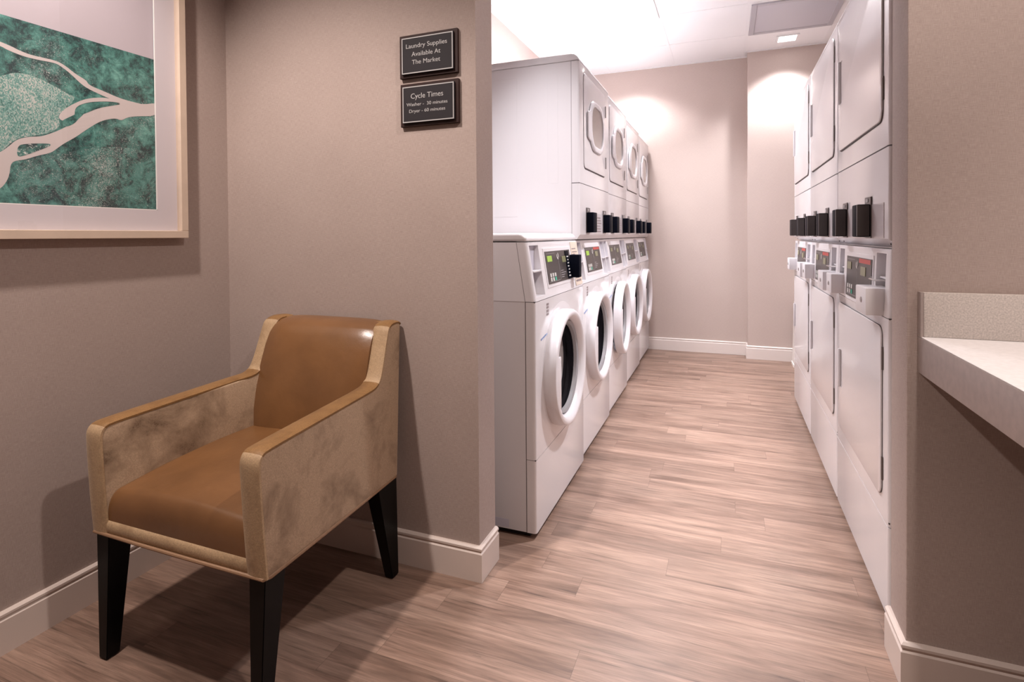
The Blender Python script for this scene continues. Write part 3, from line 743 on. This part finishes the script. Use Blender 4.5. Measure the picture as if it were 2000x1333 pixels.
# ------------------------------------------------------------------ right row: stacked dryers
lab_right = ['white stacked dryers nearest the counter wall, both doors solid',
             'middle stack of white dryers in the right row',
             'farthest stack of white dryers in the right row, by the alcove']
RX = 0.394
SL, ZT = 0.006, 0.992        # these stand almost upright
def right_stack(i, y0, y1):
    hw = (y1 - y0) / 2 - .0015
    t = thing('stacked_dryer', lab_right[i], 'dryer stack', (RX, (y0 + y1) / 2, 0), -PI/2, 'stacked dryers of the right row')
    body(t, hw, ZT, True)
    toe(t, hw)
    # local +X is toward the camera
    box('kick_panel', -hw, hw, .0, .034, ZB, .259, 'white', t, bevel=.010, seg=3, only=vert(hw))
    box('lower_front', -hw, hw, .0, .034, .262, ZC - .002, 'white', t, bevel=.010, seg=3, only=vert(hw))
    bm = bmesh.new(); prism(bm, rrect(-.004, .551, .604, .462, .030), -.0055, -.0005, 'y', bevel=.003, seg=3)
    ld = new_ob('lower_door', bm, 'white', t)
    bm = bmesh.new(); prism(bm, rrect(-.0048, .5505, .6045, .464, .031), -.0025, .001, 'y'); new_ob('door_gap', bm, 'seam', t)
    carve(ld, [cutbox(-.265, -.235, -.03, -.003, .475, .610)])
    box('door_handle', -.272, -.262, -.013, -.005, .472, .613, 'plastic', ld, bevel=.003)
    for z in (.697, .398): hinge(t, hw - .052, z, -.0005)
    console(t, 2*hw, [(-hw + .028, -hw + .112), (hw - .148, hw - .046)], None, hw)
    overlay(t, -.180, .170, .822, .958, lit=False, red=True)
    bxp = box('coin_box', hw - .172, hw - .050, -.042, .02, .812, .886, 'plastic', t, bevel=.003)
    bm = bmesh.new(); lathe(bm, [(0, -.0445), (.006, -.0445), (.008, -.0435), (.008, -.040)], hw - .10, .850, 16)
    new_ob('lock', bm, 'steel', bxp)
    bxp2 = box('coin_box', -hw + .020, -hw + .118, -.040, .02, .818, .888, 'plastic', t, bevel=.003)
    bm = bmesh.new(); lathe(bm, [(0, -.0425), (.006, -.0425), (.008, -.0415), (.008, -.038)], -hw + .07, .852, 16)
    new_ob('lock', bm, 'steel', bxp2)
    bm = bmesh.new(); tube(bm, [(hw - .17, -.004, .908), (hw - .15, -.012, .905), (hw - .12, -.006, .903), (hw - .095, .02, .904)], .0028, 6)
    new_ob('lock_pin', bm, 'steel', t)
    # upper dryer
    bm = bmesh.new(); bx(bm, -hw + .0015, hw - .0015, .034, D, ZT + .001, DTOP - .002); new_ob('dryer_cabinet', bm, 'white', t)
    bm = bmesh.new(); prism(bm, [(.0, .998 + .022), (.0, 1.262), (.036, 1.262), (.036, ZT + .003), (.026, .998 + .001)], -hw, hw, 'x', bevel=.012, seg=4, only=lambda c, d: abs(d.z) > .05 and c.y < .02 and abs(abs(c.x) - hw) < .001)
    new_ob('dryer_console', bm, 'white', t)
    box('upper_front', -hw, hw, .0, .036, 1.266, DTOP - .002, 'white', t, bevel=.012, seg=4, only=vert(hw))
    bm = bmesh.new(); prism(bm, rrect(-.004, 1.571, .604, .464, .030), -.0055, -.0005, 'y', bevel=.003, seg=3)
    ud = new_ob('upper_door', bm, 'white', t)
    bm = bmesh.new(); prism(bm, rrect(-.0048, 1.5695, .6045, .468, .031), -.0025, .001, 'y'); new_ob('door_gap', bm, 'seam', t)
    carve(ud, [cutbox(-.270, -.240, -.03, -.003, 1.510, 1.660)])
    box('door_handle', -.282, -.271, -.013, -.005, 1.507, 1.663, 'plastic', ud, bevel=.003)
    for z in (1.732, 1.425): hinge(t, hw - .052, z, -.0005)
    crown(t, hw, DTOP, DCR)
    bm = bmesh.new(); bx(bm, -hw + .06, hw - .045, -.0015, .001, 1.022, 1.118); new_ob('reader_panel', bm, 'plate', t)
    card_reader(t, hw - .213, 1.021, y=-.001)
    card_reader(t, -hw + .160, 1.021, y=-.001)
    bm = bmesh.new(); bx(bm, hw - .40, hw - .255, -.004, -.001, 1.024, 1.086)
    lb = new_ob('black_label', bm, 'black', t)
    bm = bmesh.new()
    for k in range(7): bx(bm, hw - .385, hw - (.275 + .02*(k % 3)), -.0046, -.0038, 1.030 + .0075*k, 1.0325 + .0075*k)
    new_ob('label_print', bm, 'btn', lb)
    bm = bmesh.new()
    for s in (hw - .055, -hw + .03): bx(bm, s, s + .010, .014, .0165, 1.004, 1.009)
    new_ob('screw_tab', bm, 'tag', t)
for i in range(3): right_stack(i, 1.682 + .712*i, 1.682 + .712*(i+1))

# white bin behind the right row
wb = thing('waste_bin', 'white upright bin standing in the alcove behind the stacked dryers', 'bin', (0.62, 4.80, 0))
bm = bmesh.new()
Rr = []
for z, s in ((0, .138), (.02, .138), (.021, .132), (.46, .122), (.475, .124), (.487, .118)):
    Rr.append([bm.verts.new((p[0]*s, p[1]*s*.8, z)) for p in rrect(0, 0, 2, 2, .35, 5)])
for a, b in zip(Rr, Rr[1:]):
    for k in range(len(a)): bm.faces.new((a[k], a[(k+1) % len(a)], b[(k+1) % len(a)], b[k]))
bm.faces.new(Rr[0][::-1]); bm.faces.new(Rr[-1]); bmesh.ops.recalc_face_normals(bm, faces=bm.faces)
new_ob('bin_body', bm, 'binwhite', wb)
bm = bmesh.new(); prism(bm, [(p[0]*.12, p[1]*.096) for p in rrect(0, 0, 2, 2, .35, 5)], .487, .50, 'z', bevel=.004)
new_ob('lid', bm, 'binwhite', wb)

# ------------------------------------------------------------------ counter
ct = thing('wall_counter', 'speckled laminate counter with low backsplash fixed to the right wall', 'counter', (0.40, YC - .005, 0))
Yc = -0.0005
box('top', .0, 1.19, -2.6, Yc, .722, .803, 'lamedge', ct, bevel=.002)
box('top_surface', .001, 1.19, -2.6, Yc, .8032, .8045, 'lamtop', ct)
box('backsplash', .006, 1.19, -.020, Yc, .8047, .903, 'lam', ct, bevel=.0015)
bm = bmesh.new(); bx(bm, .0, .0055, -.021, Yc, .8047, .9035); new_ob('backsplash_end', bm, 'lamedge', ct)

# ------------------------------------------------------------------ signs
def sign(label, x0, x1, z0, z1, lines):
    t = thing('wall_sign', label, 'sign', ((x0 + x1)/2, YC, (z0 + z1)/2), 0)
    hx, hz = (x1 - x0)/2, (z1 - z0)/2
    box('backing_board', -hx, hx, -.012, 0, -hz, hz, 'signboard', t, bevel=.001, seg=1)
    pl = box('face_plate', -hx + .011, hx - .011, -.019, -.012, -hz + .010, hz - .010, 'signface', t)
    bm = bmesh.new(); a, b = hx - .012, hz - .011
    for q in ((-a, a, b - .003, b), (-a, a, -b, -b + .003), (-a, -a + .003, -b + .003, b - .003), (a - .003, a, -b + .003, b - .003)): bx(bm, q[0], q[1], -.0196, -.019, q[2], q[3])
    new_ob('border', bm, 'silver', pl)
    mw = Matrix.Translation((0, -.0194, 0)) @ Matrix.Rotation(PI/2, 4, 'X')
    text_ob('lettering', lines, 'silver', pl, mw)
    return t
sign('upper dark sign reading Laundry Supplies Available At The Market', -.9465, -.7455, 1.526, 1.658,
     [('Laundry Supplies', .0195, -.002, .028, .142), ('Available At', .0195, -.003, .0025, .100), ('The Market', .0195, -.003, -.022, .098)])
sign('lower dark sign reading Cycle Times with washer and dryer minutes', -.9450, -.7435, 1.376, 1.508,
     [('Cycle Times', .0225, -.003, .024, .112), ('Washer -  30 minutes', .0145, -.003, -.001, .142), ('Dryer - 60 minutes', .0145, -.003, -.0215, .125)])

# ------------------------------------------------------------------ picture on the left wall
FX = XL + .036   # front plane of the frame
pc = thing('framed_picture', 'large maple framed teal aerial print of a river on the left wall', 'picture', (XL, 0.81, 1.036))
y0, y1, z0, z1 = -.48, .484, 0, .98
fw = .024
bm = bmesh.new()
for k, (a, b, c, d) in enumerate(((y0, y1, z0, z0 + fw), (y0, y1, z1 - fw, z1), (y0, y0 + fw, z0 + fw, z1 - fw), (y1 - fw, y1, z0 + fw, z1 - fw))):
    bx(bm, .0005, .036, a, b, c, d, bevel=.0012, seg=1)
new_ob('frame', bm, 'maple', pc)
PX = .012
def wp(u, v, xl):  # pixel of the photograph to a point on the picture's plane
    d = Vector(((u - 1000) / 1068.263, (v - 476.713) / 1068.263, 1.0))
    r = Vector([sum(R_[k][i] * d[k] for k in range(3)) for i in range(3)])
    tt = (XL + xl - CAM.x) / r.x; q = CAM + r * tt
    return (xl, q.y - .81, q.z - 1.036)
br = wp(306.5, 411, PX); tl = (-.48 + (y1 - br[1]), 0)
py0, py1, pz0, pz1 = y0 + (y1 - br[1]), br[1], br[2], z1 - br[2]
box('backing', .001, .0085, y0 + .004, y1 - .004, z0 + .004, z1 - .004, 'signboard', pc)
bm = bmesh.new()
for a, b, c, d in ((y0 + fw - .003, y1 - fw + .003, z0 + fw - .003, pz0), (y0 + fw - .003, y1 - fw + .003, pz1, z1 - fw + .003), (y0 + fw - .003, py0, pz0, pz1), (py1, y1 - fw + .003, pz0, pz1)):
    bx(bm, .0125, .0150, a, b, c, d)
new_ob('mat_board', bm, 'mat', pc)
bm = bmesh.new()
for a, b, c, d in ((py0, py1, pz0, pz0 + .0022), (py0, py1, pz1 - .0022, pz1), (py0, py0 + .0022, pz0, pz1), (py1 - .0022, py1, pz0, pz1)): bx(bm, .0122, .0148, a, b, c, d)
new_ob('mat_bevel', bm, 'matcore', pc)
def poly(bm, pts, xl, mi, clip=True):
    for _ in range(2):
        pts = [q for a, b in zip(pts, pts[1:] + pts[:1]) for q in ((a[0]*.75 + b[0]*.25, a[1]*.75 + b[1]*.25), (a[0]*.25 + b[0]*.75, a[1]*.25 + b[1]*.75))]
    vs = []
    for u, v in pts:
        q = wp(u, v, xl); vs.append(bm.verts.new((xl, min(max(q[1], py0), py1), min(max(q[2], pz0), pz1))))
    for tri in tessellate_polygon([[Vector((0, v.co.y, v.co.z)) for v in vs]]):
        try: bm.faces.new([vs[k] for k in tri]).material_index = mi
        except ValueError: pass
bm = bmesh.new()
v = [bm.verts.new((.0090, a, b)) for a, b in ((py0, pz0), (py1, pz0), (py1, pz1), (py0, pz1))]; bm.faces.new(v).material_index = 0
# land: everything under the slanting horizon
a, b = wp(0, 27, .0094), wp(302, 117, .0094)
sl = (b[2] - a[2]) / (b[1] - a[1]); zz = lambda y: a[2] + sl * (y - a[1])
v = [bm.verts.new((.0094, q[0], q[1])) for q in ((py0, pz0), (py1, pz0), (py1, zz(py1)), (py0, min(zz(py0), pz1)))]; bm.faces.new(v).material_index = 1
city = [(0,150),(30,140),(70,150),(110,170),(135,185),(150,190),(128,214),(112,225),(118,240),(112,252),(90,262),(60,266),(34,270),(15,284),(0,300),(-60,330),(-60,150)]
poly(bm, city, .0096, 3)
town = [(40,316),(80,306),(120,300),(165,290),(230,285),(305,300),(308,410),(60,405),(25,380),(30,340)]
poly(bm, town, .0096, 5)
main = [(-70,330),(0,298),(16,287),(33,272),(58,267),(79,267),(99,261),(119,253),(140,242),(157,230),(165,221),(181,211),(206,203),(231,202),(250,203),(345,204),(345,227),(264,227),(247,230),(237,236),(226,231),(206,234),(190,240),(165,256),(148,268),(124,281),(109,292),(99,299),(74,304),(49,312),(30,314),(21,320),(19,337),(15,352),(0,371),(-70,410)]
upper = [(-60,60),(9,84),(49,104),(76,111),(108,118),(126,127),(148,145),(169,157),(173,166),(202,178),(236,193),(270,202),(345,219),(345,222),(242,206),(222,196),(196,185),(171,173),(157,163),(139,145),(121,131),(108,123),(74,117),(45,110),(13,97),(2,90),(-60,68)]
side = [(250,206),(225,199),(198,198),(171,200),(153,206),(146,214),(146,225),(140,233),(122,237),(114,230),(117,222),(127,213),(139,205),(166,193),(198,190),(222,194),(250,202)]
poly(bm, main, .0098, 2); poly(bm, upper, .00975, 2); poly(bm, side, .00985, 2)
poly(bm, [(155,207),(171,201),(202,200),(242,203),(216,207),(193,211),(171,220),(160,224),(153,214)], .0100, 1)
poly(bm, [(34,286),(46,281),(91,280),(103,283),(82,292),(49,304),(33,307)], .0100, 4)
poly(bm, [(120,236),(135,229),(150,222),(158,225),(148,240),(132,248),(122,246)], .0100, 1)
poly(bm, [(-20,390),(30,392),(60,396),(60,402),(-20,400)], .0099, 1)
for f in bm.faces:
    f.normal_update()
    if f.normal.x < 0: f.normal_flip()
new_ob('print', bm, ['papersky', 'land', 'river', 'city', 'landpale', 'town'], pc, smooth=None)
bm = bmesh.new(); v = [bm.verts.new((.024, p[0], p[1])) for p in ((y0 + fw, z0 + fw), (y1 - fw, z0 + fw), (y1 - fw, z1 - fw), (y0 + fw, z1 - fw))]; bm.faces.new(v)
new_ob('glazing', bm, 'glass', pc, smooth=None)

# ------------------------------------------------------------------ armchair
OX, OY = -1.19, 1.14
ch = thing('armchair', 'tan velvet armchair with brown leather seat and black tapered legs', 'chair', (OX, OY, 0))
xr = lambda y, z: -.903 - (y - .87) * .045 - max(0, z - .31) * .055
xl = lambda y, z: -1.462 + (y - .87) * .055 - max(0, z - .31) * .055 + max(0, y - 1.25) * .12
prof = [(.874, .312), (.870, .40), (.868, .545), (.871, .562), (.880, .573), (.895, .578), (1.10, .588), (1.29, .597), (1.318, .602), (1.336, .613), (1.347, .63), (1.360, .66), (1.392, .742), (1.399, .756), (1.413, .766), (1.435, .770), (1.462, .769), (1.470, .762), (1.404, .312)]
TH = .052
def arm(side):
    f = xr if side > 0 else xl
    bm = bmesh.new()
    prism(bm, prof, 0, 1, 'x')
    for v in bm.verts:
        y, z = v.co.y, v.co.z; o_ = f(y, z)
        v.co = Vector(((o_ if v.co.x > .5 else o_ - side * TH) - OX, y - OY, z))
    bmesh.ops.recalc_face_normals(bm, faces=bm.faces)
    es = [e for e in bm.edges if len(e.link_faces) == 2 and e.calc_face_angle(0) > math.radians(50)]
    bmesh.ops.bevel(bm, geom=es, offset=.007, segments=3, profile=.5, affect='EDGES')
    o = new_ob('arm', bm, 'velvet', ch, smooth=50)
    # trim band running over front, top and wing of the arm
    path = [Vector(p) for p in prof[0:18]]
    for _ in range(2):
        q = [path[0]]
        for a, b in zip(path, path[1:]): q += [a.lerp(b, .25), a.lerp(b, .75)]
        path = q + [path[-1]]
    path = [tuple(p) for p in path]; bm = bmesh.new(); rings = []
    for i, p in enumerate(path):
        a = Vector(path[max(i-1, 0)]); b = Vector(path[min(i+1, len(path)-1)]); d = (b - a).normalized(); n = Vector((-d.y, d.x))
        sec = [(-.001, -.004), (-.001, .001), (.006, .0042), (TH*.5, .0058), (TH - .006, .0042), (TH + .001, .001), (TH + .001, -.004)]
        o_ = f(p[0], p[1])
        rings.append([bm.verts.new((o_ - side * s - OX, p[0] + n.x * h - OY, p[1] + n.y * h)) for s, h in sec])
    for a, b in zip(rings, rings[1:]):
        for k in range(len(a)):
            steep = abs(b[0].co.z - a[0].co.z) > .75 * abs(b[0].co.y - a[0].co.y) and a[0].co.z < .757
            bm.faces.new((a[k], a[(k+1) % len(a)], b[(k+1) % len(b)], b[k])).material_index = 1 if steep else 0  # steep runs take the paler painted sheen, level runs the darker
    bm.faces.new(rings[0]).material_index = 1; bm.faces.new(rings[-1][::-1]); bmesh.ops.recalc_face_normals(bm, faces=bm.faces)
    tr_ = new_ob('arm_trim', bm, ['velvet_sheen_dark', 'velvet_sheen_pale'], o, smooth=60); tr_['label'] = 'velvet band along the arm with nap sheen painted in'
    return o
arm(1); arm(-1)
# front rail
bm = bmesh.new()
for i in range(13):
    t = i / 12.0; x0_, x1_ = xl(.87, .31) + .03, xr(.87, .31) - .03
pts = [(.874, .312), (.871, .325), (.872, .338), (.879, .347), (.895, .350), (.935, .350), (.935, .312)]
prism(bm, pts, -1.462 + .045 - OX, -.903 - .045 - OX, 'x')
for v in bm.verts: v.co.y -= OY
new_ob('front_rail', bm, 'velvet_sheen_pale', ch, smooth=60)
# back shell
bm = bmesh.new(); prism(bm, [(1.30, .312), (1.404, .312), (1.466, .745), (1.466, .762), (1.455, .770), (1.438, .771), (1.415, .745), (1.33, .46)], -1.40 - OX, -.955 - OX, 'x')
for v in bm.verts: v.co.y -= OY
new_ob('back_shell', bm, 'velvet_sheen_dark', ch, smooth=40)
# under deck
box('seat_deck', -1.42 - OX, -.95 - OX, .93 - OY, 1.32 - OY, .318, .345, 'toe', ch)
# seat cushion
def cushion():
    bm = bmesh.new(); nx, ny = 26, 26; rings = []
    X0, X1, Y0, Y1 = -1.419, -.9525, .877, 1.315
    us = lambda a: .5 - .5*math.cos(a*PI)
    def rd(d, r): return math.sqrt(max(0, 1 - (1 - min(1, d / r))**2))
    def top(u, v):
        ef = rd(v * (Y1 - Y0), .026); eu = rd(min(u, 1 - u) * (X1 - X0), .020)
        return .343 + (.070 + .030 * math.sin(min(1, v * 1.15) * PI * .5) + .012 * math.sin(u * PI)) * (.30 + .70 * ef) * (.74 + .26 * eu)
    g = [[bm.verts.new((X0 + (X1 - X0)*us(i/nx) - OX, Y0 + (Y1 - Y0)*(j/ny)**1.9 - OY, top(us(i/nx), (j/ny)**1.9))) for j in range(ny + 1)] for i in range(nx + 1)]
    h = [[None]*(ny+1) for _ in range(nx+1)]
    for i in range(nx + 1):
        for j in range(ny + 1):
            if i in (0, nx) or j in (0, ny): h[i][j] = bm.verts.new((g[i][j].co.x, g[i][j].co.y, .343))
    for i in range(nx):
        for j in range(ny): bm.faces.new((g[i][j], g[i+1][j], g[i+1][j+1], g[i][j+1]))
    for i in range(nx):
        bm.faces.new((g[i][0], h[i][0], h[i+1][0], g[i+1][0])); bm.faces.new((g[i][ny], g[i+1][ny], h[i+1][ny], h[i][ny]))
    for j in range(ny):
        bm.faces.new((g[0][j], g[0][j+1], h[0][j+1], h[0][j])); bm.faces.new((g[nx][j], h[nx][j], h[nx][j+1], g[nx][j+1]))
    loop = [h[i][0] for i in range(nx+1)] + [h[nx][j] for j in range(1, ny+1)] + [h[i][ny] for i in range(nx-1, -1, -1)] + [h[0][j] for j in range(ny-1, 0, -1)]
    bm.faces.new(loop[::-1]); bmesh.ops.recalc_face_normals(bm, faces=bm.faces)
    return new_ob('seat_cushion', bm, 'leather', ch, smooth=75)
cushion()
# back cushion (leather)
bp = [(1.285, .425), (1.292, .50), (1.308, .57), (1.330, .64), (1.350, .695), (1.366, .728), (1.384, .752), (1.405, .766), (1.430, .772), (1.448, .772), (1.445, .74), (1.36, .42)]
bm = bmesh.new(); nx = 24; cols = []
for i in range(nx + 1):
    u = i / nx; s = 2*u - 1; e = 1 - abs(s)**5; col = []
    for k, (y, z) in enumerate(bp):
        L = xl(y, z) + TH - .004; Rr_ = xr(y, z) - TH + .004
        dy = -.016 * e if k < 8 else 0; dz = .003 * e if 6 <= k < 10 else 0
        col.append(bm.verts.new((L + (Rr_ - L)*u - OX, y + dy + .010 - OY, z + dz - .004*(1 - e))))
    cols.append(col)
for a, b in zip(cols, cols[1:]):
    for k in range(len(bp)): bm.faces.new((a[k], a[(k+1) % len(bp)], b[(k+1) % len(bp)], b[k]))
bm.faces.new(cols[0]); bm.faces.new(cols[-1][::-1]); bmesh.ops.recalc_face_normals(bm, faces=bm.faces)
new_ob('back_cushion', bm, 'leather', ch, smooth=60)
# piping round the bottom edge
bm = bmesh.new(); zb = .3125
P_ = [(xl(1.395, .31) + .004, 1.397), (xl(1.1, .31), 1.1), (xl(.9, .31), .89), (xl(.87, .31) + .006, .871), (-1.30, .869), (-1.1, .869), (xr(.87, .31) - .006, .871), (xr(.9, .31), .885), (xr(1.1, .31), 1.1), (xr(1.395, .31) - .003, 1.397)]
tube(bm, [(p[0] - OX, p[1] - OY, zb) for p in P_], .0042, 8)
new_ob('piping', bm, 'welt', ch)
def leg(tx0, tx1, ty0, ty1, bx0, bx1, by0, by1):
    bm = bmesh.new(); bx(bm, 0, 1, 0, 1, 0, 1)
    for v in bm.verts:
        a, b, c = v.co
        v.co = Vector(((tx0 + (tx1 - tx0)*a if c > .5 else bx0 + (bx1 - bx0)*a) - OX, (ty0 + (ty1 - ty0)*b if c > .5 else by0 + (by1 - by0)*b) - OY, .316 if c > .5 else .003))
    bmesh.ops.bevel(bm, geom=list(bm.edges), offset=.0015, segments=2, affect='EDGES')
    o = new_ob('leg', bm, 'legwood', ch)
    bm = bmesh.new(); bx(bm, bx0 + .006 - OX, bx1 - .006 - OX, by0 + .006 - OY, by1 - .006 - OY, 0, .004); new_ob('glide', bm, 'toe', o)
leg(-1.456, -1.410, .876, .936, -1.442, -1.414, .868, .900)
leg(-.956, -.910, .876, .936, -.948, -.920, .868, .900)
leg(-1.438, -1.392, 1.305, 1.400, -1.430, -1.404, 1.388, 1.420)
leg(-.975, -.929, 1.305, 1.400, -.966, -.938, 1.388, 1.420)
